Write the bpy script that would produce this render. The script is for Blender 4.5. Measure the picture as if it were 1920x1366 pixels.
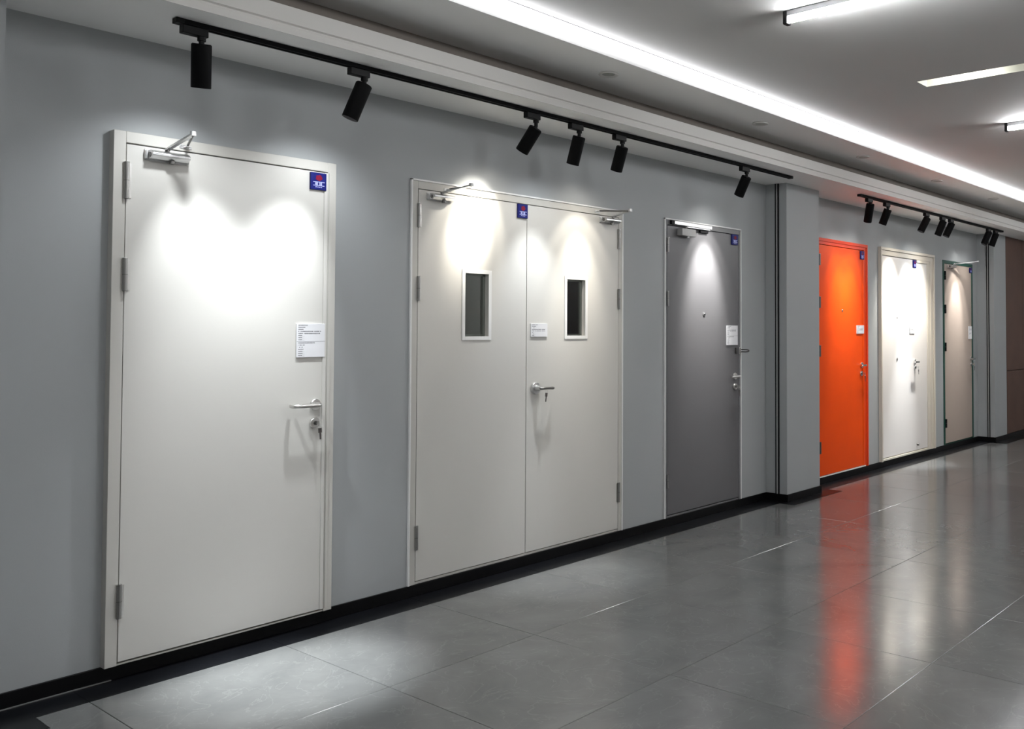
import bpy, bmesh, math, random
from mathutils import Vector, Matrix
random.seed(7)
for o in list(bpy.data.objects): bpy.data.objects.remove(o)
scene = bpy.context.scene
COL = scene.collection

# ------------------------------------------------------------------ camera
def make_camera():
    yaw, pitch, roll = 0.9050, 0.0288, 0.0014
    fw = Vector((math.sin(yaw)*math.cos(pitch), math.cos(yaw)*math.cos(pitch), math.sin(pitch)))
    rt = Vector((math.cos(yaw), -math.sin(yaw), 0)); up = rt.cross(fw)
    rt2 = rt*math.cos(roll) + up*math.sin(roll); up2 = rt2.cross(fw)
    cam = bpy.data.cameras.new('camera'); co = bpy.data.objects.new('camera', cam); COL.objects.link(co)
    m = Matrix((rt2, up2, -fw)).transposed().to_4x4(); m.translation = (-0.8062, -3.9712, 1.3862)
    co.matrix_world = m
    cam.sensor_fit = 'HORIZONTAL'; cam.sensor_width = 36.0
    cam.lens = 36.0*1724.94/1920.0
    cam.shift_x = -(1239.78-960)/1920.0
    cam.shift_y = (565.46-683)/1920.0
    cam.clip_start = 0.05; cam.clip_end = 100
    scene.camera = co
make_camera()

# ------------------------------------------------------------------ world, exposure
w = bpy.data.worlds.new('world'); scene.world = w; w.use_nodes = True
w.node_tree.nodes['Background'].inputs[0].default_value = (0.8, 0.85, 0.9, 1)
w.node_tree.nodes['Background'].inputs[1].default_value = 0.0
vs = scene.view_settings
vs.view_transform = 'Standard'; vs.look = 'None'; vs.gamma = 1.0; vs.use_curve_mapping = False
vs.exposure = 1.1
SPOT_W = 0.8                       # common scale of the track spotlights
COVE_STRENGTH = 4.3                # emission of the cove strip diffuser
TUBE_STRENGTH = 52.0

# ------------------------------------------------------------------ materials
MATS = {}
def mat(name, col, rough=0.5, metal=0.0, noise=0.0, nscale=8.0, bump=0.0, bscale=60.0, spec=0.5, emit=None, estr=0.0, rough_var=0.0):
    if name in MATS: return MATS[name]
    m = bpy.data.materials.new(name); m.use_nodes = True
    nt = m.node_tree; b = nt.nodes['Principled BSDF']
    b.inputs['Roughness'].default_value = rough; b.inputs['Metallic'].default_value = metal
    b.inputs['Specular IOR Level'].default_value = spec
    b.inputs['Base Color'].default_value = (*col, 1)
    tc = nt.nodes.new('ShaderNodeTexCoord')
    if noise or rough_var:
        n = nt.nodes.new('ShaderNodeTexNoise'); n.inputs['Scale'].default_value = nscale; n.inputs['Detail'].default_value = 6
        nt.links.new(tc.outputs['Object'], n.inputs['Vector'])
        if noise:
            r = nt.nodes.new('ShaderNodeValToRGB')
            r.color_ramp.elements[0].position = 0.3; r.color_ramp.elements[1].position = 0.7
            r.color_ramp.elements[0].color = (*[c*(1-noise) for c in col], 1)
            r.color_ramp.elements[1].color = (*[min(1, c*(1+noise)) for c in col], 1)
            nt.links.new(n.outputs['Fac'], r.inputs['Fac']); nt.links.new(r.outputs['Color'], b.inputs['Base Color'])
        if rough_var:
            mr = nt.nodes.new('ShaderNodeMapRange'); mr.inputs['To Min'].default_value = rough-rough_var; mr.inputs['To Max'].default_value = rough+rough_var
            nt.links.new(n.outputs['Fac'], mr.inputs['Value']); nt.links.new(mr.outputs['Result'], b.inputs['Roughness'])
    if bump:
        n2 = nt.nodes.new('ShaderNodeTexNoise'); n2.inputs['Scale'].default_value = bscale; n2.inputs['Detail'].default_value = 3
        nt.links.new(tc.outputs['Object'], n2.inputs['Vector'])
        bp = nt.nodes.new('ShaderNodeBump'); bp.inputs['Strength'].default_value = bump; bp.inputs['Distance'].default_value = 0.002
        nt.links.new(n2.outputs['Fac'], bp.inputs['Height']); nt.links.new(bp.outputs['Normal'], b.inputs['Normal'])
    if emit:
        b.inputs['Emission Color'].default_value = (*emit, 1); b.inputs['Emission Strength'].default_value = estr
    MATS[name] = m
    return m

def tile_material():
    m = bpy.data.materials.new('grey_stone_tile'); m.use_nodes = True
    nt = m.node_tree; b = nt.nodes['Principled BSDF']; L = nt.links
    geo = nt.nodes.new('ShaderNodeNewGeometry')
    oi = nt.nodes.new('ShaderNodeObjectInfo')
    off = nt.nodes.new('ShaderNodeVectorMath'); off.operation = 'MULTIPLY_ADD'
    cmb = nt.nodes.new('ShaderNodeCombineXYZ')
    for k in range(3): L.new(oi.outputs['Random'], cmb.inputs[k])
    off.inputs[1].default_value = (23, 41, 9); L.new(cmb.outputs[0], off.inputs[0]); L.new(geo.outputs['Position'], off.inputs[2])
    n1 = nt.nodes.new('ShaderNodeTexNoise'); n1.inputs['Scale'].default_value = 2.2; n1.inputs['Detail'].default_value = 9; n1.inputs['Roughness'].default_value = 0.62; n1.inputs['Distortion'].default_value = 0.6
    L.new(off.outputs[0], n1.inputs['Vector'])
    r = nt.nodes.new('ShaderNodeValToRGB'); r.color_ramp.elements[0].position = 0.25; r.color_ramp.elements[1].position = 0.8
    r.color_ramp.elements[0].color = (0.125, 0.129, 0.128, 1); r.color_ramp.elements[1].color = (0.205, 0.208, 0.204, 1)
    L.new(n1.outputs['Fac'], r.inputs['Fac'])
    # fine pale veins
    n2 = nt.nodes.new('ShaderNodeTexNoise'); n2.inputs['Scale'].default_value = 5.0; n2.inputs['Detail'].default_value = 8; n2.inputs['Distortion'].default_value = 1.4
    L.new(off.outputs[0], n2.inputs['Vector'])
    ab = nt.nodes.new('ShaderNodeMath'); ab.operation = 'SUBTRACT'; ab.inputs[1].default_value = 0.5; L.new(n2.outputs['Fac'], ab.inputs[0])
    ab2 = nt.nodes.new('ShaderNodeMath'); ab2.operation = 'ABSOLUTE'; L.new(ab.outputs[0], ab2.inputs[0])
    mr = nt.nodes.new('ShaderNodeMapRange'); mr.inputs['From Min'].default_value = 0.0; mr.inputs['From Max'].default_value = 0.012; mr.inputs['To Min'].default_value = 0.16; mr.inputs['To Max'].default_value = 0.0
    L.new(ab2.outputs[0], mr.inputs['Value'])
    mx = nt.nodes.new('ShaderNodeMix'); mx.data_type = 'RGBA'; mx.inputs['B'].default_value = (0.36, 0.36, 0.35, 1)
    L.new(mr.outputs['Result'], mx.inputs['Factor']); L.new(r.outputs['Color'], mx.inputs['A'])
    L.new(mx.outputs['Result'], b.inputs['Base Color'])
    n3 = nt.nodes.new('ShaderNodeTexNoise'); n3.inputs['Scale'].default_value = 9.0; n3.inputs['Detail'].default_value = 6
    L.new(off.outputs[0], n3.inputs['Vector'])
    m2 = nt.nodes.new('ShaderNodeMapRange'); m2.inputs['To Min'].default_value = 0.12; m2.inputs['To Max'].default_value = 0.18; b.inputs['IOR'].default_value = 1.7
    L.new(n3.outputs['Fac'], m2.inputs['Value']); L.new(m2.outputs['Result'], b.inputs['Roughness'])
    bp = nt.nodes.new('ShaderNodeBump'); bp.inputs['Strength'].default_value = 0.12; bp.inputs['Distance'].default_value = 0.002
    L.new(n1.outputs['Fac'], bp.inputs['Height']); L.new(bp.outputs['Normal'], b.inputs['Normal'])
    return m

WALL = mat('wall_paint_blue_grey', (0.365, 0.382, 0.387), 0.6, noise=0.02, nscale=1.5, bump=0.12, bscale=220)
PANELW = mat('panel_paint_white', (0.90, 0.90, 0.89), 0.7, bump=0.06, bscale=150)
TROUGH = mat('trough_shade_brown_grey', (0.20, 0.175, 0.155), 0.85, noise=0.06, nscale=4)  # dark colour deepens the shade inside the ceiling trough
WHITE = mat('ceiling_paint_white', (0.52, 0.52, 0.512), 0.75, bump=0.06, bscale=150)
CORNICE = mat('cornice_white_shaded', (0.66, 0.645, 0.62), 0.6)  # toned down so the beam's moulded face looks less lit
SOFFITW = mat('soffit_white_lit', (0.92, 0.915, 0.90), 0.7, bump=0.05, bscale=150)  # lighter than the beam face, standing in for bounced light
FRONTW = mat('plain_white_wall_paint', (0.80, 0.80, 0.79), 0.7, bump=0.08, bscale=200)
TILE = tile_material()
GROUT = mat('dark_grout', (0.06, 0.06, 0.058), 0.8)
BLACKTILE = mat('black_polished_tile', (0.005, 0.0055, 0.007), 0.28, noise=0.3, nscale=3, spec=0.28)
BLACKBASE = mat('black_skirting', (0.003, 0.003, 0.0035), 0.4, noise=0.2, nscale=4, spec=0.15)
CAULK = mat('grey_caulk', (0.16, 0.16, 0.16), 0.7)
CREAM = mat('cream_powder_coat', (0.60, 0.587, 0.553), 0.42, noise=0.012, nscale=2.5)
CREAMF = mat('cream_frame_coat', (0.54, 0.527, 0.49), 0.45, noise=0.012, nscale=3)
WHITEBEAD = mat('white_bead', (0.78, 0.78, 0.77), 0.5)
GREYD = mat('grey_powder_coat', (0.120, 0.118, 0.122), 0.42, noise=0.03, nscale=3)
GREYF = mat('grey_frame_coat', (0.16, 0.16, 0.165), 0.45)
ORANGE = mat('orange_powder_coat', (0.82, 0.074, 0.003), 0.42, noise=0.04, nscale=3, spec=0.15)
ORANGEF = mat('orange_frame_coat', (0.72, 0.045, 0.003), 0.42, spec=0.25)
OFFWHITE = mat('offwhite_powder_coat', (0.74, 0.71, 0.685), 0.42, noise=0.01, nscale=3)
CREAM2 = mat('ivory_frame_coat', (0.66, 0.61, 0.53), 0.45)
TAUPE = mat('taupe_powder_coat', (0.36, 0.295, 0.25), 0.42, noise=0.02, nscale=3)
GREEN = mat('dark_green_frame_coat', (0.006, 0.058, 0.040), 0.4)
WOOD = mat('brown_wood_veneer', (0.100, 0.050, 0.034), 0.55, noise=0.12, nscale=4)
ALU = mat('brushed_aluminium', (0.62, 0.62, 0.62), 0.34, 1.0, rough_var=0.06, nscale=40)
HINGE = mat('hinge_steel', (0.30, 0.295, 0.285), 0.32, 1.0, rough_var=0.05, nscale=30)
STEEL = mat('satin_steel', (0.68, 0.67, 0.65), 0.32, 1.0, rough_var=0.05, nscale=30)
CHROME = mat('chrome', (0.72, 0.72, 0.72), 0.12, 1.0, rough_var=0.03, nscale=30)
DARKSTEEL = mat('dark_steel', (0.16, 0.155, 0.15), 0.35, 1.0, rough_var=0.05, nscale=30)
SILVERP = mat('silver_paint', (0.36, 0.36, 0.355), 0.4, noise=0.02, nscale=20)
BLACKP = mat('black_plastic', (0.004, 0.004, 0.0045), 0.5, noise=0.1, nscale=20, spec=0.2)
BLACKM = mat('black_matt_metal', (0.003, 0.003, 0.0035), 0.6, noise=0.1, nscale=20, spec=0.12)
GREYP = mat('grey_plastic', (0.30, 0.30, 0.31), 0.5, noise=0.03, nscale=20)
GAP = mat('dark_rebate', (0.02, 0.02, 0.02), 0.8)
BLUE = mat('sign_blue', (0.007, 0.011, 0.14), 0.45, noise=0.05, nscale=30, spec=0.15)
RED = mat('sign_red', (0.20, 0.006, 0.03), 0.5, noise=0.1, nscale=60, spec=0.15)
PRINTW = mat('sign_pale_print', (0.42, 0.45, 0.80), 0.45, noise=0.03, nscale=60)
PAPER = mat('white_card', (0.74, 0.74, 0.76), 0.4, noise=0.01, nscale=30)
INK = mat('grey_ink', (0.16, 0.16, 0.17), 0.7, noise=0.1, nscale=200)
CAVITY = mat('brown_backroom_board', (0.24, 0.21, 0.18), 0.6, noise=0.12, nscale=3)
COVE = mat('cove_diffuser', (0.9, 0.9, 0.9), 0.5, emit=(0.97, 0.97, 1.0), estr=COVE_STRENGTH)
TUBEM = mat('tube_diffuser', (0.9, 0.9, 0.9), 0.5, emit=(0.98, 0.99, 1.0), estr=TUBE_STRENGTH)
LENS = mat('lamp_lens', (0.9, 0.9, 0.9), 0.3, emit=(1.0, 0.98, 0.95), estr=6.0)
OPAL = mat('opal_diffuser', (0.40, 0.41, 0.38), 0.4)
SLOTW = mat('slot_white', (0.78, 0.78, 0.72), 0.6)
SLOTL = mat('slot_lamp', (0.9, 0.9, 0.9), 0.5, emit=(1.0, 1.0, 0.93), estr=16.0)
def glass_material():
    m = bpy.data.materials.new('clear_glass'); m.use_nodes = True
    nt = m.node_tree; nt.nodes.remove(nt.nodes['Principled BSDF'])
    out = nt.nodes['Material Output']; tr = nt.nodes.new('ShaderNodeBsdfTransparent'); gl = nt.nodes.new('ShaderNodeBsdfGlossy')
    tr.inputs['Color'].default_value = (0.80, 0.83, 0.80, 1); gl.inputs['Roughness'].default_value = 0.02
    fr = nt.nodes.new('ShaderNodeFresnel'); mx = nt.nodes.new('ShaderNodeMixShader')
    nt.links.new(fr.outputs[0], mx.inputs[0]); nt.links.new(tr.outputs[0], mx.inputs[1]); nt.links.new(gl.outputs[0], mx.inputs[2]); nt.links.new(mx.outputs[0], out.inputs['Surface'])
    return m
GLASS = glass_material()

# ------------------------------------------------------------------ mesh helpers
ORG = {}
def tag(o, label=None, cat=None, group=None, kind=None):
    if label: o['label'] = label
    if cat: o['category'] = cat
    if group: o['group'] = group
    if kind: o['kind'] = kind
    return o
def empty(name, loc):
    e = bpy.data.objects.new(name, None); e.location = loc; e.empty_display_size = 0.05; COL.objects.link(e)
    ORG[e] = Vector(loc); return e
class MB:
    def __init__(s): s.bm = bmesh.new()
    def box(s, x0, x1, y0, y1, z0, z1):
        v = [s.bm.verts.new(p) for p in ((x0,y0,z0),(x1,y0,z0),(x1,y1,z0),(x0,y1,z0),(x0,y0,z1),(x1,y0,z1),(x1,y1,z1),(x0,y1,z1))]
        for f in ((0,3,2,1),(4,5,6,7),(0,1,5,4),(1,2,6,5),(2,3,7,6),(3,0,4,7)): s.bm.faces.new([v[i] for i in f])
        return s
    def prism_x(s, prof, x0, x1):          # closed (y,z) profile pulled along x
        a = [s.bm.verts.new((x0, y, z)) for y, z in prof]; b = [s.bm.verts.new((x1, y, z)) for y, z in prof]
        n = len(prof)
        for i in range(n): s.bm.faces.new((a[i], a[(i+1)%n], b[(i+1)%n], b[i]))
        s.bm.faces.new(a[::-1]); s.bm.faces.new(b); return s
    def ring(s, pts0, pts1):
        n = len(pts0)
        for i in range(n): s.bm.faces.new((pts0[i], pts0[(i+1)%n], pts1[(i+1)%n], pts1[i]))
    def tube(s, path, radii, seg=16, flat=1.0, caps=True):
        path = [Vector(p) for p in path]
        if not isinstance(radii, (list, tuple)): radii = [radii]*len(path)
        rings = []; prev = None
        for i, p in enumerate(path):
            t = (path[min(i+1, len(path)-1)] - path[max(i-1, 0)])
            if t.length < 1e-9: t = prev[0]
            t = t.normalized()
            if prev is None:
                ref = Vector((0, 0, 1)) if abs(t.z) < 0.9 else Vector((1, 0, 0))
                u = t.cross(ref).normalized()
            else:
                u = prev[1] - t*prev[1].dot(t); u.normalize()
            v = t.cross(u); prev = (t, u)
            rings.append([s.bm.verts.new(p + (u*math.cos(a) + v*math.sin(a)*flat)*radii[i]) for a in [2*math.pi*k/seg for k in range(seg)]])
        for a, b in zip(rings, rings[1:]): s.ring(a, b)
        if caps: s.bm.faces.new(rings[0][::-1]); s.bm.faces.new(rings[-1])
        return s
    def obar(s, p0, p1, wd, th, up=(0, 0, 1)):    # flat bar between two points
        p0, p1, up = Vector(p0), Vector(p1), Vector(up)
        t = (p1-p0).normalized(); u = t.cross(up).normalized(); v = u.cross(t)
        c = []
        for p in (p0, p1):
            c.append([s.bm.verts.new(p + u*a*wd/2 + v*b*th/2) for a, b in ((-1,-1),(1,-1),(1,1),(-1,1))])
        s.ring(c[0], c[1]); s.bm.faces.new(c[0][::-1]); s.bm.faces.new(c[1]); return s
    def disc_poly(s, pts, y0, y1):               # polygon in xz pulled along y
        a = [s.bm.verts.new((x, y0, z)) for x, z in pts]; b = [s.bm.verts.new((x, y1, z)) for x, z in pts]
        s.ring(a, b); s.bm.faces.new(a[::-1]); s.bm.faces.new(b); return s
    def build(s, name, m, parent=None, bevel=0.0, seg=2, label=None):
        bmesh.ops.recalc_face_normals(s.bm, faces=s.bm.faces)
        if parent is not None:
            bmesh.ops.translate(s.bm, verts=s.bm.verts, vec=-ORG[parent])
        for f in s.bm.faces: f.smooth = True
        me = bpy.data.meshes.new(name); s.bm.to_mesh(me); s.bm.free()
        me.set_sharp_from_angle(angle=math.radians(38))
        me.materials.append(m)
        o = bpy.data.objects.new(name, me); COL.objects.link(o)
        if parent is not None: o.parent = parent; ORG[o] = ORG[parent]
        else: ORG[o] = Vector((0, 0, 0))
        if bevel:
            md = o.modifiers.new('edge', 'BEVEL'); md.width = bevel; md.segments = seg; md.limit_method = 'ANGLE'; md.angle_limit = math.radians(40)
        if label: o['label'] = label
        return o
def struct(o): o['kind'] = 'structure'; return o

# ------------------------------------------------------------------ dimensions
ZC = 2.561            # underside of the wall-side beam
ZP = 2.770            # middle ceiling panel
ZM = 2.860            # main ceiling
BB = 0.0595           # skirting height
X0, X1, YF = -4.0, 17.0, -6.6
DOORS = {  # outer frame: x0, x1, ztop
 1: (0.699, 1.680, 2.169), 2: (2.1404, 3.8228, 2.1595), 3: (4.2848, 5.2485, 2.1573),
 4: (6.470, 7.4995, 2.201), 5: (7.7629, 9.1633, 2.2058), 6: (9.4709, 10.4316, 2.176)}

# ------------------------------------------------------------------ setting
m = MB()
xs = X0 - 0.2
for k in sorted(DOORS):
    a, b, t = DOORS[k]
    m.box(xs, a, 0, 0.16, 0, 2.9); m.box(a, b, 0, 0.16, t, 2.9); m.box(a, b, 0, 0.16, 0, BB); xs = b
m.box(xs, X1, 0, 0.16, 0, 2.9)
wall = struct(m.build('wall_back', WALL))
# columns against the door wall
def column(name, x0, x1, yf):
    return struct(MB().box(x0, x1, yf, 0.0, 0, 2.62).build(name, WALL))
column('wall_column', 5.634, 6.1756, -0.196)
column('wall_column', 10.6014, 11.0514, -0.210)
column('wall_column', -0.26, 0.285, -0.196)
struct(MB().box(X0-0.2, X1+0.2, YF-0.2, YF, 0, 2.9).build('wall_front', FRONTW))
struct(MB().box(X0-0.2, X0, YF, 0.16, 0, 2.9).build('wall_left', FRONTW))
struct(MB().box(X1, X1+0.2, YF, 0.16, 0, 2.9).build('wall_right', FRONTW))
# back room seen through the glazed door
struct(MB().box(2.0, 4.0, 0.62, 0.66, 0, 2.4).box(2.0, 2.04, 0.16, 0.62, 0, 2.4).box(3.96, 4.0, 0.16, 0.62, 0, 2.4).box(2.0, 4.0, 0.16, 0.66, 2.36, 2.4).box(2.0, 4.0, 0.602, 0.62, 1.735, 1.752).build('wall_backroom', CAVITY))
# closed backs of the other door openings
m = MB()
for k in (1, 3, 4, 5, 6):
    a, b, t = DOORS[k]; m.box(a-0.05, b+0.05, 0.16, 0.18, 0, t+0.05)
struct(m.build('wall_backing', CAVITY))

# ceiling, from the door wall outwards: beam with moulded face, trough, panel, cove fascia, main ceiling
prof = [(0.0, ZC+0.003), (-0.540, ZC+0.003), (-0.540, ZC), (-0.544, ZC), (-0.544, 2.590), (-0.535, 2.594), (-0.535, 2.601), (-0.544, 2.606), (-0.544, 2.673), (-0.520, 2.673), (-0.520, 2.640), (0.0, 2.640)]
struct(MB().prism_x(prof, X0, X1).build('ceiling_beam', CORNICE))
struct(MB().box(X0, X1, -0.5398, 0.0, ZC, ZC+0.0029).build('ceiling_bright_skin', SOFFITW))  # thin skin added so the beam's underside looks brighter lit
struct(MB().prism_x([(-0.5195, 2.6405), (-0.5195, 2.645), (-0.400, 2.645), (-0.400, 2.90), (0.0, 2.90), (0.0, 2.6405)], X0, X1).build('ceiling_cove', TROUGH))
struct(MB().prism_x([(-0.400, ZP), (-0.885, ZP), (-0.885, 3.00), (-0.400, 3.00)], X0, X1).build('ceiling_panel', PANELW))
# main ceiling with the slot opening
SX0, SX1, SY0, SY1 = 4.425, 4.577, -3.05, -1.800
m = MB()
m.box(X0, SX0, YF, -0.885, ZM, 3.0); m.box(SX1, X1, YF, -0.885, ZM, 3.0); m.box(SX0, SX1, SY1, -0.885, ZM, 3.0); m.box(SX0, SX1, YF, SY0, ZM, 3.0)
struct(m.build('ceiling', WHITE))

# floor: grout bed, each tile its own piece
floor = struct(MB().box(X0-0.2, X1+0.2, YF-0.2, 0.2, -0.12, -0.0035).build('floor', GROUT))
TS, TX, TY, GAPT = 0.7742, 1.3741, -0.9245, 0.0022
def tile_mesh(sx, sy):
    bm = bmesh.new(); e = 0.0012
    c = [(-sx/2, -sy/2), (sx/2, -sy/2), (sx/2, sy/2), (-sx/2, sy/2)]
    lo = [bm.verts.new((x, y, -0.01)) for x, y in c]; mi = [bm.verts.new((x, y, -e)) for x, y in c]
    hi = [bm.verts.new((x*(1-2*e/sx), y*(1-2*e/sy), 0)) for x, y in c]
    for a, b in ((lo, mi), (mi, hi)):
        for i in range(4): bm.faces.new((a[i], a[(i+1)%4], b[(i+1)%4], b[i]))
    bm.faces.new(hi); me = bpy.data.meshes.new('tile'); bm.to_mesh(me); bm.free(); me.materials.append(TILE); return me
TM = tile_mesh(TS-GAPT, TS-GAPT); Y_IN = -0.176
TM0 = tile_mesh(TS-GAPT, (Y_IN-TY)-GAPT)
for i in range(-7, 21):
    for j in range(8):
        xc = TX + TS*(i+0.5)
        if j == 0: me, yc = TM0, (Y_IN+TY)/2
        else: me, yc = TM, TY - TS*(j-0.5)
        o = bpy.data.objects.new('tile', me); o.location = (xc, yc, 0); o.parent = floor; COL.objects.link(o)
BM = None
def border(x0, x1, y0, y1, z=0.0):
    MB().box(x0+0.0008, x1-0.0008, y0, y1, -0.01, z).build('border_tile', BLACKTILE, floor)
for i in range(-7, 21):
    a, b = TX+TS*i, TX+TS*(i+1); border(a, b, Y_IN+0.001, 0.0)
# border pieces round the columns, laid a hair above the tile joint
for cx0, cx1, yo in ((5.634, 6.1756, -0.316), (10.6014, 11.0514, -0.373), (-0.26, 0.285, -0.316)):
    l = cx0-0.088; r = cx1+(0.185 if cx0 > 0 else 0.142)
    border(l, r, yo, Y_IN+0.001, 0.0012)
border(11.24, X1, -0.373, Y_IN+0.001, 0.0012)

# skirting
m = MB(); T_ = 0.012
def sk(x0, x1, yb, yf): m.box(x0, x1, yf, yb, 0.0, BB)
for a, b in ((0.285, 5.634), (6.1756, 10.6014)): sk(a, b, 0.0, -T_)
sk(X0, -0.26, 0, -T_)
struct(m.build('baseboard_back', BLACKBASE, bevel=0.0015))
m = MB()
for a, b, y in ((5.634, 6.1756, -0.196), (10.6014, 11.0514, -0.210), (-0.26, 0.285, -0.196)):
    m.box(a-T_, b+T_, y-T_, y, 0, BB); m.box(a-T_, a, y, -T_, 0, BB); m.box(b, b+T_, y, -T_, 0, BB)
struct(m.build('baseboard_column', BLACKBASE, bevel=0.0015))
struct(MB().box(11.0634, X1, -0.222, -0.21, 0, BB).build('baseboard_panelling', BLACKBASE))
struct(MB().box(0.30, 0.735, -0.0165, -0.0125, 0, 0.004).build('trim_1', CAULK))

# wood panelling beyond the far column
panelling = struct(MB().box(11.0514, X1, -0.190, -0.001, 0.0, ZC).build('wall_panelling', GAP))
xs = [11.058] + [11.722 + 1.2*k for k in range(5)]
for a, b in zip(xs, xs[1:]):
    MB().box(a+0.004, b-0.004, -0.212, -0.1905, BB+0.003, 0.850).build('panel', WOOD, panelling, bevel=0.001)
    MB().box(a+0.004, b-0.004, -0.212, -0.1905, 0.858, ZC-0.002).build('panel', WOOD, panelling, bevel=0.001)

# metal corner channels on the columns' side faces
def channel(n, x, y0, y1):
    t = struct(MB().box(x-0.006, x, y0, y1, BB, ZC).build('trim_%d' % n, DARKSTEEL))
    w_ = (y1-y0)/3
    MB().box(x-0.013, x-0.006, y0+w_*1.0, y1-w_*1.0, BB, ZC).build('cover_strip', SILVERP, t)
    MB().box(x-0.011, x-0.006, y0, y0+w_*0.8, BB, ZC).build('edge_lip', BLACKP, t)
    MB().box(x-0.011, x-0.006, y1-w_*0.8, y1, BB, ZC).build('edge_lip', BLACKP, t)
channel(2, 5.634, -0.128, -0.094)
channel(3, 10.6014, -0.152, -0.120)

# ------------------------------------------------------------------ cove strip and ceiling lights
e = empty('cove_light', (6.5, -0.89, 2.83))
tag(e, 'long white glowing light strip running along the stepped ceiling edge', 'light strip')
MB().box(X0+0.05, X1-0.05, -0.8985, -0.8855, 2.806, 2.8565).build('diffuser', COVE, e, bevel=0.003)
MB().box(X0+0.05, X1-0.05, -0.9005, -0.8855, 2.8568, ZM-0.0004).build('profile', GREYP, e)

def tube_light(x, y0, label):
    e = empty('tube_light', (x, y0-0.6, ZM)); tag(e, label, 'tube light', 'ceiling tube lights')
    MB().box(x-0.018, x+0.018, y0-1.195, y0-0.005, ZM-0.026, ZM).build('batten', GREYP, e, bevel=0.002)
    MB().tube([(x, y0-0.020, ZM-0.040), (x, y0-1.180, ZM-0.040)], 0.0150, 20).build('tube', TUBEM, e)
    for ya, yb in ((y0, y0-0.022), (y0-1.178, y0-1.2)):
        MB().box(x-0.021, x+0.021, min(ya, yb), max(ya, yb), ZM-0.062, ZM-0.0005).build('end_cap', BLACKP, e, bevel=0.004)
tube_light(2.895, -1.795, 'white ceiling tube light with a black end cap near the top edge')
tube_light(5.885, -1.855, 'white ceiling tube light with a black end cap beyond the long slot')
for x, y0, lb in ((-0.08, -1.795, 'added unseen tube light over the near end of the corridor'), (8.9, -1.88, 'added unseen tube light beyond the far end of the slot'),
                  (-0.08, -4.75, 'added unseen tube light in the second row, near end'), (2.9, -4.75, 'added unseen tube light in the second row, level with the double door'),
                  (6.02, -4.75, 'added unseen tube light in the second row, level with the column'), (9.08, -4.75, 'added unseen tube light in the second row, level with the white door'),
                  (12.1, -1.88, 'added unseen tube light over the wood panelling'), (12.1, -4.75, 'added unseen tube light in the second row, level with the wood panelling')):
    tube_light(x, y0, lb)  # tubes outside the view, added to brighten the room

# recessed slot light
e = empty('slot_light', ((SX0+SX1)/2, -2.4, ZM)); tag(e, 'long narrow recessed slot light, bright cream white, in the flat ceiling', 'slot light')
m = MB(); dz = 0.055
m.box(SX0, SX1, SY0, SY1, ZM+dz, ZM+dz+0.004); m.box(SX0, SX0+0.002, SY0, SY1, ZM, ZM+dz); m.box(SX1-0.002, SX1, SY0, SY1, ZM, ZM+dz)
m.box(SX0, SX1, SY0, SY0+0.002, ZM, ZM+dz); m.box(SX0, SX1, SY1-0.002, SY1, ZM, ZM+dz)
m.build('housing', SLOTW, e)
MB().box(SX0+0.003, SX0+0.014, -2.18, -1.93, ZM+0.020, ZM+0.050).build('lamp', SLOTL, e, bevel=0.002)

def downlight(x, y, label):
    e = empty('downlight', (x, y, ZP)); tag(e, label, 'downlight', 'round fittings in the ceiling panel')
    n = 36
    prof = [(0.054, 0.0), (0.055, -0.006), (0.051, -0.010), (0.040, -0.0065), (0.036, -0.003), (0.036, 0.0)]
    m = MB(); rings = []
    for r, z in prof: rings.append([m.bm.verts.new((x+r*math.cos(2*math.pi*k/n), y+r*math.sin(2*math.pi*k/n), ZP+z)) for k in range(n)])
    for a, b in zip(rings, rings[1:]): m.ring(a, b)
    m.build('rim', CORNICE, e)
    MB().tube([(x, y, ZP-0.0005), (x, y, ZP-0.003)], 0.036, n).build('diffuser', OPAL, e)
for k, lb in enumerate(('round white unlit downlight in the ceiling panel, nearest to the top edge',
                        'second round downlight along the ceiling panel, above the grey door',
                        'third round downlight along the ceiling panel, above the first column',
                        'fourth round downlight along the ceiling panel, above the second track',
                        'fifth and smallest round downlight along the ceiling panel')):
    downlight(2.925+1.53*k, -0.674-0.012*k, lb)

# ------------------------------------------------------------------ track lights
YR = -0.385
def rail(x0, x1, label):
    e = empty('track_rail', ((x0+x1)/2, YR, ZC)); tag(e, label, 'light track', 'ceiling light tracks')
    m = MB()
    pr = [(YR-0.0175, ZC-0.0005), (YR-0.0175, ZC-0.019), (YR-0.006, ZC-0.019), (YR-0.006, ZC-0.008), (YR+0.006, ZC-0.008), (YR+0.006, ZC-0.019), (YR+0.0175, ZC-0.019), (YR+0.0175, ZC-0.0005)]
    m.prism_x(pr, x0+0.02, x1-0.02).build('channel', BLACKM, e)
    for a, b in ((x0, x0+0.03), (x1-0.03, x1)):
        MB().box(a, b, YR-0.019, YR+0.019, ZC-0.0205, ZC-0.0003).build('end_cap', BLACKP, e, bevel=0.002)
rail(0.770, 5.385, 'long black light track above the first three doors')
rail(6.555, 10.38, 'shorter black light track above the orange, white and beige doors')

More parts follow.
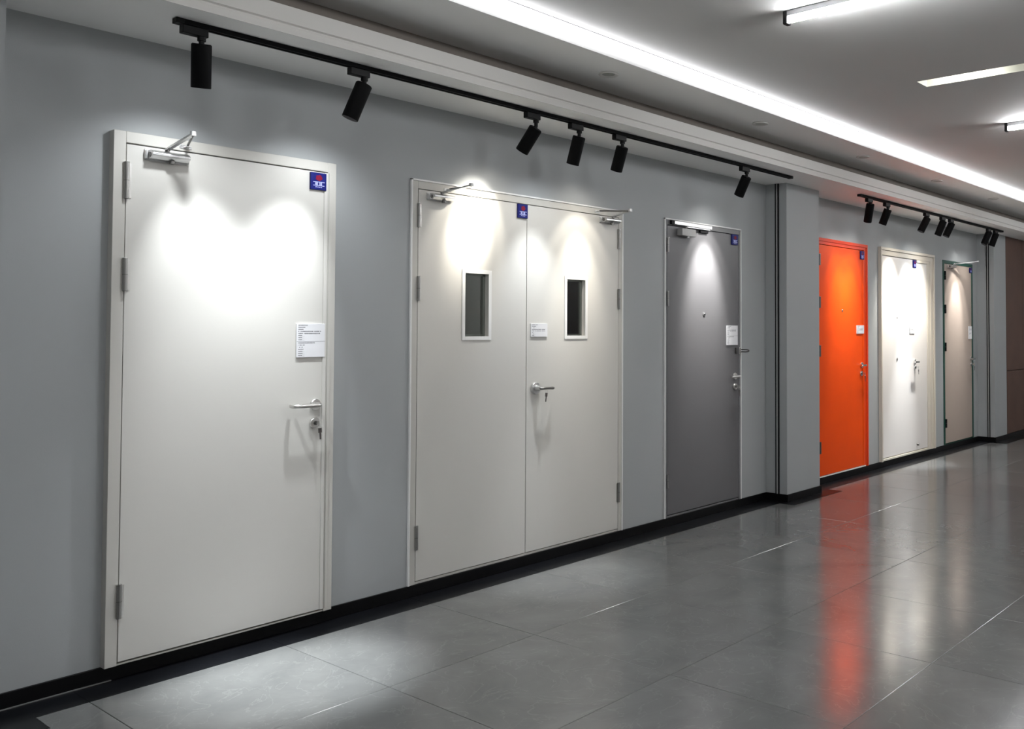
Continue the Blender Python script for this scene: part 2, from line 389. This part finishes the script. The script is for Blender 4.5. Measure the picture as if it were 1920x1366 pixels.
def aim_light(parent, name, pos, direction, watts, size, blend, col, rad=0.022):
    l = bpy.data.lights.new(name, 'SPOT'); l.energy = watts; l.spot_size = math.radians(size); l.spot_blend = blend; l.color = col; l.shadow_soft_size = rad
    o = bpy.data.objects.new(name, l); COL.objects.link(o); o.parent = parent
    o.location = pos - ORG[parent]
    o.rotation_euler = Vector(direction).to_track_quat('-Z', 'Y').to_euler()
def spotlight(T, B, label, tilt, lat, core, field, col, spill=3, group='spotlights of the long track', flat=None, rec=0.026):
    # tilt: degrees from straight down towards the wall; lat: sideways slope; core / field: (watts, cone degrees, blend)
    T, B = Vector(T), Vector(B); d = (B-T).normalized()
    x = T.x
    e = empty('track_spotlight', (x, YR, ZC-0.02)); tag(e, label, 'spotlight', group)
    MB().box(x-0.078, x+0.020, YR-0.0165, YR+0.0165, ZC-0.052, ZC-0.0195).build('adapter', BLACKP, e, bevel=0.003)
    MB().tube([(x, YR, ZC-0.052), (x, YR, ZC-0.066)], 0.0155, 20).build('swivel', BLACKP, e)
    a = Vector((x, YR, ZC-0.062)); R = 0.0365
    MB().tube([a, a.lerp(T, 0.6) + Vector((0, 0, -0.002)), T + d*0.012], [0.010, 0.010, 0.0115], 14).build('arm', BLACKP, e)
    m = MB(); seg = 40
    uu = d.cross(Vector((1, 0, 0))).normalized(); vv = d.cross(uu)
    L = (B-T).length
    prof = [(0.0, R-0.004), (0.004, R), (L-0.002, R), (L, R-0.001), (L, R-0.003), (L-rec, R-0.0045), (L-rec-0.002, 0.0300)]
    rings = [[m.bm.verts.new(T + d*h + (uu*math.cos(2*math.pi*k/seg)+vv*math.sin(2*math.pi*k/seg))*r) for k in range(seg)] for h, r in prof]
    for p, q in zip(rings, rings[1:]): m.ring(p, q)
    m.bm.faces.new(rings[0][::-1])
    can = m.build('lamp_body', BLACKM, e)
    MB().tube([T + d*(L-rec-0.005), T + d*(L-rec-0.0015)], 0.0305, 32).build('lens', LENS, can)
    pos = B + d*0.004
    ax = Vector((lat, math.tan(math.radians(tilt)), -1)).normalized()
    aim_light(e, 'spot_core', pos, ax, core[0]*SPOT_W, core[1], core[2], col)
    ax2 = Vector((lat if flat is None else flat, math.tan(math.radians(tilt+(20 if tilt < 0 else 18 if tilt < 12 else 3))), -1)).normalized()
    aim_light(e, 'spot_field', pos, ax2, field[0]*SPOT_W, field[1], field[2], col)
    aim_light(e, 'spot_spill', pos, Vector((0, 0.45, -1)), spill*SPOT_W, 125, 1.0, col)
COOL = (0.92, 0.965, 1.0); NEUT = (1.0, 0.985, 0.96); WARM = (1.0, 0.94, 0.83)
DOWN = ((190, 29, 1.0), (44, 54, 1.0))
spotlight((0.873, YR, 2.485), (0.892, -0.345, 2.323), 'black cylinder spotlight hanging straight at the start of the long track', -5, 0.10, *DOWN, COOL, 6, flat=0.24)
spotlight((1.597, YR, 2.480), (1.548, -0.350, 2.321), 'black tilted spotlight with a pale glowing rim, second on the long track', -4, -0.12, *DOWN, COOL, 6, flat=-0.22, rec=0.012)
spotlight((2.662, YR, 2.466), (2.638, -0.300, 2.345), 'steeply tilted black spotlight, first of three above the double door', 37, -0.25, (52, 40, 1.0), (8, 60, 0.4), WARM)
spotlight((3.002, YR, 2.476), (3.005, -0.330, 2.323), 'black spotlight, middle one of three above the double door', 0, -0.02, (80, 30, 1.0), (26, 54, 1.0), COOL)
spotlight((3.380, YR, 2.477), (3.392, -0.325, 2.339), 'black spotlight, last of three above the double door', 23, 0.0, (30, 42, 1.0), (6, 60, 0.4), WARM)
spotlight((4.753, YR, 2.476), (4.762, -0.310, 2.346), 'black spotlight alone above the grey door', 24, 0.0, (125, 44, 0.9), (14, 58, 0.35), NEUT)
G2 = 'spotlights of the short track'
FAR = ((84, 46, 1.0), (16, 62, 0.5)); ORL = ((38, 44, 1.0), (8, 62, 0.5))
spotlight((6.780, YR, 2.498), (6.825, -0.335, 2.344), 'black spotlight at the near end of the short track', 21, 0.15, *ORL, NEUT, 3, G2)
spotlight((7.151, YR, 2.488), (7.145, -0.330, 2.349), 'second black spotlight of the short track, above the orange door', 21, -0.05, *ORL, NEUT, 3, G2)
spotlight((8.086, YR, 2.498), (8.040, -0.330, 2.358), 'black spotlight, first of three above the white door', 20, -0.10, *FAR, WARM, 3, G2)
spotlight((8.513, YR, 2.506), (8.490, -0.330, 2.357), 'black spotlight, middle one of three above the white door', 6, -0.10, *DOWN, COOL, 3, G2)
spotlight((8.753, YR, 2.505), (8.713, -0.330, 2.364), 'black spotlight, last of three above the white door', 20, 0.02, *FAR, WARM, 3, G2)
spotlight((9.928, YR, 2.513), (9.887, -0.330, 2.364), 'black spotlight, first of the pair above the beige door', 20, -0.06, (85, 40, 0.9), (20, 58, 0.4), NEUT, 3, G2)
spotlight((10.171, YR, 2.514), (10.162, -0.330, 2.365), 'black spotlight at the far end of the short track', 10, -0.10, (26, 44, 1.0), (5, 70, 1.0), NEUT, 2, G2)

# ------------------------------------------------------------------ door hardware
def frame_mesh(x0, x1, zt, xl, xr, zlt, zlb, yf, yb, thresh=True):
    m = MB()
    m.box(x0, xl, yf, yb, BB, zt); m.box(xr, x1, yf, yb, BB, zt); m.box(xl, xr, yf, yb, zlt, zt)
    if thresh: m.box(xl, xr, yf+0.004, yb, BB, zlb)
    return m
def hinge(root, x, z0, z1, y, m1=HINGE, r=0.0085, plate=None, name='hinge'):
    h = MB().tube([(x, y-r*0.7, z0), (x, y-r*0.7, z1)], r, 18).build(name, m1, root)
    zm = (z0+z1)/2
    MB().tube([(x, y-r*0.7, zm-0.0012), (x, y-r*0.7, zm+0.0012)], r*1.06, 18).build('joint_ring', DARKSTEEL, h)
    MB().tube([(x, y-r*0.7, z1), (x, y-r*0.7, z1+0.002)], r*1.1, 18).build('pin_cap', CHROME, h)
    if plate:
        MB().box(min(x, x+plate), max(x, x+plate), y-0.0022, y, z0+0.003, z1-0.003).build('hinge_plate', STEEL, h)
def sign(root, x0, x1, z0, z1, y):
    s = MB().box(x0, x1, y-0.010, y, z0, z1).build('sign_plate', BLUE, root, bevel=0.001, label='small square blue sign with a red emblem and pale print')
    W, H = x1-x0, z1-z0; f = lambda u: x0+u*W; g = lambda v: z0+v*H
    pts = []
    random.seed(3)
    n = 18
    for k in range(n):
        a = 2*math.pi*k/n; r = 0.185*(0.90+0.16*random.random()+0.08*math.cos(5*a+0.6))
        pts.append((f(0.52+r*1.15*math.cos(a)), g(0.70+r*math.sin(a)*0.95)))
    MB().disc_poly(pts, y-0.0106, y-0.010).build('emblem', RED, s)
    m = MB(); ya, yb = y-0.0108, y-0.010
    def bar(u0, u1, v0, v1): m.box(f(u0), f(u1), ya, yb, g(v0), g(v1))
    bar(0.15, 0.88, 0.435, 0.475); bar(0.15, 0.86, 0.225, 0.265)
    bar(0.27, 0.31, 0.265, 0.435); bar(0.34, 0.44, 0.265, 0.435); bar(0.31, 0.34, 0.33, 0.37)
    bar(0.54, 0.58, 0.265, 0.435); bar(0.61, 0.70, 0.265, 0.435); bar(0.58, 0.61, 0.33, 0.37)
    for u in (0.30, 0.42, 0.53, 0.64): bar(u, u+0.07, 0.13, 0.185)
    m.build('pale_print', PRINTW, s)
def card(root, x0, x1, z0, z1, y, halves=1):
    c = MB().box(x0, x1, y-0.006, y, z0, z1).build('info_card', PAPER, root, bevel=0.0006, label='small white information card with lines of grey print')
    W = x1-x0; random.seed(int(x0*1000))
    m = MB(); ya, yb = y-0.0063, y-0.006
    rows_a = [(0.33, 2), (0.24, 2), (0.18, 2), (0.80, 3), (0.80, 3), (0.13, 1), (0.13, 1), (0.13, 1)]
    rows_b = [(0.58, 2), (0.22, 2), (0.16, 2), (0.18, 2), (0.15, 1), (0.15, 1), (0.15, 1)]
    def block(zt, zb, rows):
        st = (zt-zb)/(len(rows)+0.6)
        for k, (ln, words) in enumerate(rows):
            zc = zt-st*(k+0.75); h = st*0.46
            u = 0.055
            while u < 0.055+ln:
                wd = random.choice((0.012, 0.018, 0.022, 0.03))
                if random.random() < 0.90: m.box(x0+W*u, x0+W*min(u+wd, 0.055+ln), ya, yb, zc-h/2*random.uniform(0.7, 1), zc+h/2*random.uniform(0.7, 1))
                u += wd+0.006
            if words == 1: m.box(x0+W*(0.055+ln), x0+W*0.27, ya, yb, zc-h*0.55, zc-h*0.40)
    if halves == 2:
        zm = z0+(z1-z0)*0.475
        block(z1, zm, rows_a); block(zm, z0, rows_b); m.box(x0, x1, ya, yb, zm-0.0006, zm+0.0006)
    else: block(z1, z0, rows_a)
    m.build('grey_print', INK, c)
def rose(root, x, z, y, r=0.026, th=0.010, m1=STEEL, name='rose'):
    return MB().tube([(x, y, z), (x, y-th*0.75, z), (x, y-th, z)], [r, r, r*0.92], 36).build(name, m1, root)
def key(parent, x, y, z, ang=0.1, m1=DARKSTEEL):
    # bow plugged in the cylinder, with a second key hanging from a ring
    m = MB(); pts = [(x+0.010*math.sin(a), y, z-0.006+0.011*math.cos(a)) for a in [2*math.pi*k/16 for k in range(17)]]
    m.tube(pts, 0.0011, 8, caps=False); m.build('key_ring', STEEL, parent)
    p = Vector((x, y-0.002, z-0.016)); dz = Vector((math.sin(ang), 0, -math.cos(ang)))
    m = MB(); m.obar(p, p+dz*0.022, 0.018, 0.0022, (0, 1, 0)); m.obar(p+dz*0.022, p+dz*0.052, 0.0075, 0.0020, (0, 1, 0))
    m.build('hanging_key', m1, parent)
def lever(root, x, z, y, dirx, length=0.12, m1=STEEL, ret=True, proj=0.055, r=0.0095, label=None):
    rs = rose(root, x, z, y, m1=m1)
    rs['label'] = label or 'round steel rose with a bent lever handle'
    p = [(x, y-0.008, z), (x, y-proj*0.6, z)]
    for k in range(1, 6):
        a = k/5*math.pi/2; p.append((x+dirx*0.018*(1-math.cos(a)), y-proj*0.6-(proj*0.4)*math.sin(a), z))
    n = 6
    for k in range(1, n+1): p.append((x+dirx*(0.018+(length-0.036)*k/n), y-proj, z))
    if ret:
        for k in range(1, 6):
            a = k/5*math.pi/2; p.append((x+dirx*(length-0.018+0.018*math.sin(a)), y-proj+0.020*(1-math.cos(a)), z))
        p.append((x+dirx*length, y-0.014, z))
    else:
        p.append((x+dirx*length, y-proj+0.004, z))
    MB().tube(p, [r]*len(p), 18).build('lever', m1, rs)
    return rs
def lock(root, x, z, y, m1=STEEL, r=0.025, k=True):
    rs = rose(root, x, z, y, r, 0.012, m1, 'lock_cylinder')
    MB().tube([(x, y-0.012, z), (x, y-0.017, z)], 0.0095, 20).build('plug', DARKSTEEL, rs)
    m = MB(); m.obar((x, y-0.016, z), (x, y-0.030, z), 0.004, 0.010); m.obar((x, y-0.028, z), (x, y-0.046, z), 0.0025, 0.022); m.build('inserted_key', STEEL, rs)
    if k: key(rs, x+0.004, y-0.040, z-0.006, 0.08)
    return rs
def closer(root, x0, x1, z0, z1, y, pin, knuckle, bracket, m1=ALU, aw=0.017):
    c = MB().box(x0, x1, y-0.004, y, z0-0.002, z1+0.004).build('door_closer', m1, root, bevel=0.001, label='silver hydraulic door closer with folding arm')
    zc = (z0+z1)/2; yb = y-0.004; xa, xb = x0+0.012, x1-0.012
    pr = [(yb, z0+0.002), (yb-0.030, z0+0.002), (yb-0.040, z0+0.010), (yb-0.050, zc-0.004), (yb-0.050, zc+0.006), (yb-0.038, z1-0.004), (yb-0.026, z1), (yb, z1)]
    MB().prism_x(pr, xa, xb).build('closer_body', m1, c, bevel=0.0012)
    # dark end bores and mounting lugs
    for xe, s_ in ((xa, -1), (xb, 1)):
        MB().tube([(xe-s_*0.001, yb-0.024, zc), (xe+s_*0.0015, yb-0.024, zc)], 0.010, 20).build('end_plug', DARKSTEEL, c)
        xl_ = xe+s_*0.012
        MB().box(min(xe, xl_), max(xe, xl_), yb-0.012, yb, z0+0.002, z1-0.002).build('mounting_lug', m1, c, bevel=0.002)
    MB().tube([((xa+xb)/2+0.01, yb-0.024, z0+0.003), ((xa+xb)/2+0.01, yb-0.024, z0-0.010)], 0.012, 20).build('pinion_cap', DARKSTEEL, c)
    P = Vector(pin); K = Vector(knuckle); Bk = Vector(bracket)
    MB().tube([P+Vector((0, 0, -0.014)), P+Vector((0, 0, 0.010))], 0.009, 18).build('spindle', DARKSTEEL, c)
    m = MB(); q = P.lerp(K, 0.18)+Vector((0, 0, 0.006))
    m.obar(P+Vector((0, 0, 0.006)), q, 0.020, 0.006); m.obar(q, K, aw, 0.008)
    m.tube([K+Vector((0, 0, -0.007)), K+Vector((0, 0, 0.010))], 0.0125, 20); m.build('main_arm', m1, c)
    m = MB(); m.tube([K+Vector((0, 0, -0.004)), Bk+Vector((0, -0.018, 0.004))], 0.0048, 12); m.build('forearm', DARKSTEEL, c)
    m = MB(); m.box(Bk.x-0.024, Bk.x+0.024, Bk.y-0.003, Bk.y, Bk.z-0.008, Bk.z+0.008); m.box(Bk.x-0.010, Bk.x+0.010, Bk.y-0.026, Bk.y-0.003, Bk.z-0.004, Bk.z+0.004); m.build('frame_bracket', m1, c, bevel=0.001)
    return c
def peephole(root, x, z, y, r=0.009):
    p = MB().tube([(x, y, z), (x, y-0.003, z), (x, y-0.005, z)], [r*1.25, r*1.25, r*0.9], 24).build('door_viewer', CHROME, root)
    MB().tube([(x, y-0.005, z), (x, y-0.0056, z)], r*0.55, 18).build('viewer_lens', BLACKP, p)
def door_root(name, x, label):
    return tag(empty(name, (x, 0, BB)), label, 'door', 'sample doors along the wall', 'thing')

# ------------------------------------------------------------------ door 1
d = door_root('single_door', 1.19, 'large plain cream single door with hinges, beside the front column')
Y = -0.041
frame_mesh(0.699, 1.680, 2.169, 0.7445, 1.637, 2.1235, 0.0665, Y, 0.15).build('frame', CREAMF, d, bevel=0.002)
MB().box(0.7475, 1.6335, Y+0.001, 0.01, 0.0735, 2.1185).build('door_leaf', CREAM, d, bevel=0.0012)
MB().box(1.616, 1.6335, Y-0.004, Y+0.0012, 0.0735, 2.1185).build('edge_strip', CREAM, d, bevel=0.001)
MB().box(1.641, 1.655, Y-0.004, Y+0.0002, 0.0735, 2.12).build('rebate_lip', CREAMF, d, bevel=0.001)
MB().box(0.7446, 1.6369, 0.011, 0.013, 0.0667, 2.1233).build('seal', GAP, d)
for z0, z1 in ((1.899, 2.044), (1.532, 1.661), (0.245, 0.377)): hinge(d, 0.7455, z0, z1, Y, HINGE, 0.0095, 0.020)
sign(d, 1.541, 1.622, 2.033, 2.113, Y)
card(d, 1.483, 1.6255, 1.250, 1.405, Y, 2)
lever(d, 1.583, 1.029, Y, -1, 0.128, ret=True, label='round steel rose with a returned lever handle')
lock(d, 1.579, 0.944, Y)
closer(d, 0.812, 0.985, 2.066, 2.104, Y, (0.890, Y-0.028, 2.106), (0.925, -0.215, 2.164), (0.975, Y, 2.140))

# ------------------------------------------------------------------ door 2
d = door_root('double_door', 2.98, 'cream double door with two narrow glazed windows')
Y = -0.006
frame_mesh(2.1404, 3.8228, 2.1595, 2.1815, 3.7880, 2.1165, 0.0720, Y, 0.15).build('frame', CREAMF, d, bevel=0.0015)
m = MB()
m.box(2.1404-0.006, 2.1404+0.004, Y-0.006, 0.0, BB, 2.1655); m.box(3.8228-0.004, 3.8228+0.006, Y-0.006, 0.0, BB, 2.1655); m.box(2.1344, 3.8288, Y-0.006, 0.0, 2.1565, 2.1655)
m.build('bead', WHITEBEAD, d, bevel=0.001)
def leaf_with_window(xl, xr, wx0, wx1, wz0, wz1):
    m = MB(); zb, zt = 0.0770, 2.1125; y0, y1 = Y+0.001, 0.046
    m.box(xl, wx0, y0, y1, zb, zt); m.box(wx1, xr, y0, y1, zb, zt); m.box(wx0, wx1, y0, y1, zb, wz0); m.box(wx0, wx1, y0, y1, wz1, zt)
    bmesh.ops.remove_doubles(m.bm, verts=m.bm.verts, dist=1e-5)
    lf = m.build('door_leaf', CREAM, d)
    o_ = 0.019
    m = MB(); yf = Y-0.0035
    m.box(wx0-o_, wx0+0.002, yf, Y+0.001, wz0-o_, wz1+o_); m.box(wx1-0.002, wx1+o_, yf, Y+0.001, wz0-o_, wz1+o_)
    m.box(wx0+0.002, wx1-0.002, yf, Y+0.001, wz0-o_, wz0+0.002); m.box(wx0+0.002, wx1-0.002, yf, Y+0.001, wz1-0.002, wz1+o_)
    wf = m.build('window_bead', WHITEBEAD, lf, bevel=0.0008)
    m = MB()
    m.box(wx0, wx0+0.012, 0.028, 0.046, wz0, wz1); m.box(wx1-0.012, wx1, 0.028, 0.046, wz0, wz1); m.box(wx0, wx1, 0.028, 0.046, wz0, wz0+0.012); m.box(wx0, wx1, 0.028, 0.046, wz1-0.012, wz1)
    m.build('inner_bead', WHITEBEAD, lf)
    MB().box(wx0+0.001, wx1-0.001, 0.024, 0.028, wz0+0.001, wz1-0.001).build('pane', GLASS, lf)
    return lf
leaf_with_window(2.1855, 2.9575, 2.496, 2.668, 1.338, 1.690)
leaf_with_window(2.9625, 3.7845, 3.297, 3.466, 1.338, 1.690)
MB().box(2.945, 2.975, 0.047, 0.050, 0.0722, 2.1163).build('meeting_seal', GAP, d)
for z0, z1 in ((1.913, 2.037), (1.530, 1.656), (0.237, 0.361)):
    hinge(d, 2.184, z0, z1, Y, HINGE, 0.0085, 0.018)
for z0, z1 in ((1.908, 2.039), (1.510, 1.645), (0.249, 0.375)):
    hinge(d, 3.786, z0, z1, Y, HINGE, 0.0085, -0.014)
sign(d, 2.879, 2.9565, 2.030, 2.1115, Y)
card(d, 2.991, 3.127, 1.334, 1.413, Y, 1)
# round knob rose with a short lever
rs = rose(d, 3.030, 1.031, Y, 0.036, 0.016, ALU)
rs['label'] = 'round silver rose with a black-tipped lever and hanging key'
MB().tube([(3.030, Y-0.016, 1.031), (3.030, Y-0.050, 1.031)], [0.0185, 0.0125], 24).build('neck', ALU, rs)
p = [(3.030, Y-0.046, 1.031), (3.036, Y-0.056, 1.031), (3.050, Y-0.062, 1.031), (3.075, Y-0.064, 1.031), (3.100, Y-0.062, 1.030), (3.122, Y-0.056, 1.029), (3.136, Y-0.046, 1.028), (3.139, Y-0.040, 1.028)]
MB().tube(p, [0.0105, 0.0105, 0.0095, 0.009, 0.010, 0.0115, 0.0105, 0.006], 20, 0.75).build('lever', DARKSTEEL, rs)
key(rs, 3.060, Y-0.066, 1.020, -0.12)
closer(d, 2.236, 2.400, 2.064, 2.098, Y, (2.315, Y-0.028, 2.100), (2.370, -0.205, 2.137), (2.372, Y, 2.130))
closer(d, 3.595, 3.765, 2.068, 2.102, Y, (3.700, Y-0.028, 2.104), (3.668, -0.205, 2.136), (3.575, Y, 2.134))

# ------------------------------------------------------------------ door 3
d = door_root('single_door', 4.77, 'dark grey single door with a silver slide arm closer')
Y = -0.006
frame_mesh(4.2848, 5.2485, 2.1573, 4.3115, 5.2235, 2.1185, 0.0720, Y, 0.15).build('frame', GREYF, d, bevel=0.0015)
m = MB()
m.box(4.2848-0.006, 4.2848+0.003, Y-0.006, 0, BB, 2.1633); m.box(5.2485-0.003, 5.2485+0.006, Y-0.006, 0, BB, 2.1633); m.box(4.2788, 5.2545, Y-0.006, 0, 2.1545, 2.1633)
m.build('bead', WHITEBEAD, d, bevel=0.001)
MB().box(4.3155, 5.2195, Y+0.001, 0.044, 0.0790, 2.1135).build('door_leaf', GREYD, d, bevel=0.0012)
MB().box(4.312, 5.223, 0.045, 0.047, 0.0722, 2.1183).build('seal', GAP, d)
for z0, z1 in ((1.925, 2.026), (1.544, 1.646), (0.269, 0.361)): hinge(d, 4.3135, z0, z1, Y, HINGE, 0.008, 0.014)
sign(d, 5.118, 5.200, 2.034, 2.115, Y)
card(d, 5.048, 5.2005, 1.258, 1.408, Y, 2)
peephole(d, 4.758, 1.490, Y, 0.011)
lever(d, 5.166, 1.017, Y, -1, 0.118, ret=False)
lock(d, 5.166, 0.937, Y)
# slide-arm closer
c = MB().box(4.425, 4.590, Y-0.048, Y, 2.048, 2.100).build('door_closer', SILVERP, d, bevel=0.003, label='plain silver box door closer with slide arm')
MB().tube([(4.52, Y-0.026, 2.048), (4.52, Y-0.026, 2.038)], 0.011, 20).build('pinion_cap', ALU, c)
MB().box(4.372, 4.835, Y-0.020, Y, 2.124, 2.150).build('slide_track', ALU, c, bevel=0.002)
MB().box(4.338, 4.372, Y-0.021, Y, 2.123, 2.151).build('track_end_cap', BLACKP, c, bevel=0.002)
MB().tube([(4.50, Y-0.026, 2.099), (4.50, Y-0.026, 2.116)], 0.009, 18).build('spindle', DARKSTEEL, c)
MB().obar((4.495, Y-0.030, 2.1135), (4.800, Y-0.014, 2.1180), 0.020, 0.006).build('slide_arm', ALU, c)
MB().box(4.690, 4.790, Y-0.016, Y-0.001, 2.090, 2.110).build('stop_block', BLACKP, c, bevel=0.002)
# swing guard on the jamb
g_ = MB().box(5.226, 5.247, Y-0.006, Y, 1.185, 1.240).build('door_guard', STEEL, d, bevel=0.002, label='dark steel swing guard beside the card')
lp = [(5.236, Y-0.010, 1.221), (5.236, Y-0.060, 1.221), (5.236, Y-0.080, 1.219), (5.236, Y-0.088, 1.2125), (5.236, Y-0.080, 1.206), (5.236, Y-0.060, 1.204), (5.236, Y-0.010, 1.204)]
MB().tube(lp, 0.0045, 12).build('guard_loop', DARKSTEEL, g_)
MB().tube([(5.236, Y-0.012, 1.190), (5.236, Y-0.012, 1.235)], 0.006, 14).build('guard_pivot', STEEL, g_)
MB().box(5.170, 5.190, Y-0.012, Y, 1.190, 1.236).build('guard_catch', DARKSTEEL, g_, bevel=0.002)

# ------------------------------------------------------------------ door 4
d = door_root('single_door', 7.0, 'bright orange single door standing just past the first column')
Y = -0.008
frame_mesh(6.470, 7.4995, 2.201, 6.520, 7.428, 2.1440, 0.0660, Y, 0.15).build('frame', ORANGEF, d, bevel=0.002)
MB().box(6.520, 7.428, Y+0.004, 0.03, 2.1440, 2.1520).build('header_step', ORANGEF, d)
m = MB(); m.box(6.470, 7.4995, Y-0.007, Y, 2.172, 2.201); m.box(7.472, 7.4995, Y-0.007, Y, BB, 2.172); m.box(6.470, 6.495, Y-0.007, Y, BB, 2.172)
m.build('architrave', ORANGEF, d, bevel=0.0015)
MB().box(6.524, 7.424, Y+0.001, 0.044, 0.0740, 2.1395).build('door_leaf', ORANGE, d, bevel=0.0012)
MB().box(7.392, 7.4238, Y-0.003, Y+0.0012, 0.0740, 2.1395).build('edge_strip', ORANGE, d, bevel=0.001)
MB().box(6.521, 7.427, 0.045, 0.047, 0.0662, 2.1438).build('seal', GAP, d)
MB().box(6.470, 7.440, Y-0.004, 0.0, BB, 0.0690).build('threshold', WHITEBEAD, d)
for z0, z1 in ((1.952, 2.053), (1.570, 1.670), (1.136, 1.236), (0.273, 0.377)): hinge(d, 6.522, z0, z1, Y, DARKSTEEL, 0.010, 0.020)
sign(d, 7.337, 7.418, 2.053, 2.134, Y)
card(d, 7.256, 7.412, 1.338, 1.417, Y, 1)
peephole(d, 6.966, 1.553, Y, 0.011)
lever(d, 7.366, 1.036, Y, -1, 0.105, CHROME, ret=False, r=0.009)
lock(d, 7.350, 0.955, Y, CHROME)

# ------------------------------------------------------------------ door 5
d = door_root('single_door', 8.46, 'wide off-white door in a stepped ivory frame beside the orange door')
Y = -0.020
m = frame_mesh(7.7629, 9.1633, 2.2058, 7.812, 9.060, 2.1280, 0.0800, Y, 0.15); m.build('frame', CREAM2, d, bevel=0.002)
m = MB(); m.box(7.7629, 9.1633, Y-0.014, Y, 2.178, 2.2058); m.box(7.7629, 7.790, Y-0.014, Y, BB, 2.178); m.box(9.130, 9.1633, Y-0.014, Y, BB, 2.178)
m.build('architrave', CREAM2, d, bevel=0.003)
m = MB(); m.box(8.985, 9.060, Y+0.006, 0.02, 0.0800, 2.1280); m.box(8.700, 8.985, Y+0.002, 0.02, 2.0980, 2.1280); m.build('inner_jamb', CREAM2, d, bevel=0.002)
MB().box(7.815, 8.982, Y+0.012, 0.044, 0.0880, 2.1240).build('door_leaf', OFFWHITE, d, bevel=0.0012)
MB().box(7.813, 9.059, 0.045, 0.047, 0.0802, 2.1278).build('seal', GAP, d)
Yl = Y+0.012
sign(d, 8.600, 8.682, 2.040, 2.120, Yl)
card(d, 8.505, 8.632, 1.334, 1.408, Yl, 1)
peephole(d, 8.190, 1.501, Yl, 0.009); peephole(d, 8.185, 1.071, Yl, 0.012)
lever(d, 8.640, 1.032, Yl, -1, 0.11, CHROME, ret=False)
lock(d, 8.640, 0.972, Yl, CHROME, 0.02)
k_ = MB().tube([(8.690, Yl, 0.146), (8.690, Yl-0.02, 0.146), (8.690, Yl-0.024, 0.146)], [0.012, 0.012, 0.009], 20).build('door_bolt', DARKSTEEL, d)
MB().tube([(8.690, Yl-0.024, 0.146), (8.690, Yl-0.028, 0.146)], 0.006, 16).build('bolt_button', STEEL, k_)

# ------------------------------------------------------------------ door 6
d = door_root('single_door', 9.95, 'taupe beige door in a dark green frame next to the far column')
Y = -0.008
frame_mesh(9.4709, 10.4316, 2.176, 9.5075, 10.3835, 2.1380, 0.0660, Y, 0.15).build('frame', GREEN, d, bevel=0.0015)
MB().box(9.5115, 10.3795, Y+0.001, 0.044, 0.0740, 2.1340).build('door_leaf', TAUPE, d, bevel=0.0012)
MB().box(9.508, 10.383, 0.045, 0.047, 0.0662, 2.1378).build('seal', GAP, d)
for z0, z1 in ((1.949, 2.047), (1.563, 1.661), (1.129, 1.226), (0.256, 0.353)): hinge(d, 9.511, z0, z1, Y, BLACKP, 0.011, None)
sign(d, 10.312, 10.378, 2.066, 2.128, Y)
card(d, 10.262, 10.376, 1.263, 1.416, Y, 2)
lever(d, 10.345, 1.022, Y, -1, 0.10, CHROME, ret=False)
lock(d, 10.350, 0.955, Y, CHROME)
closer(d, 9.590, 9.770, 2.090, 2.124, Y, (9.690, Y-0.028, 2.126), (10.05, -0.205, 2.181), (9.830, Y, 2.150), ALU, 0.034)
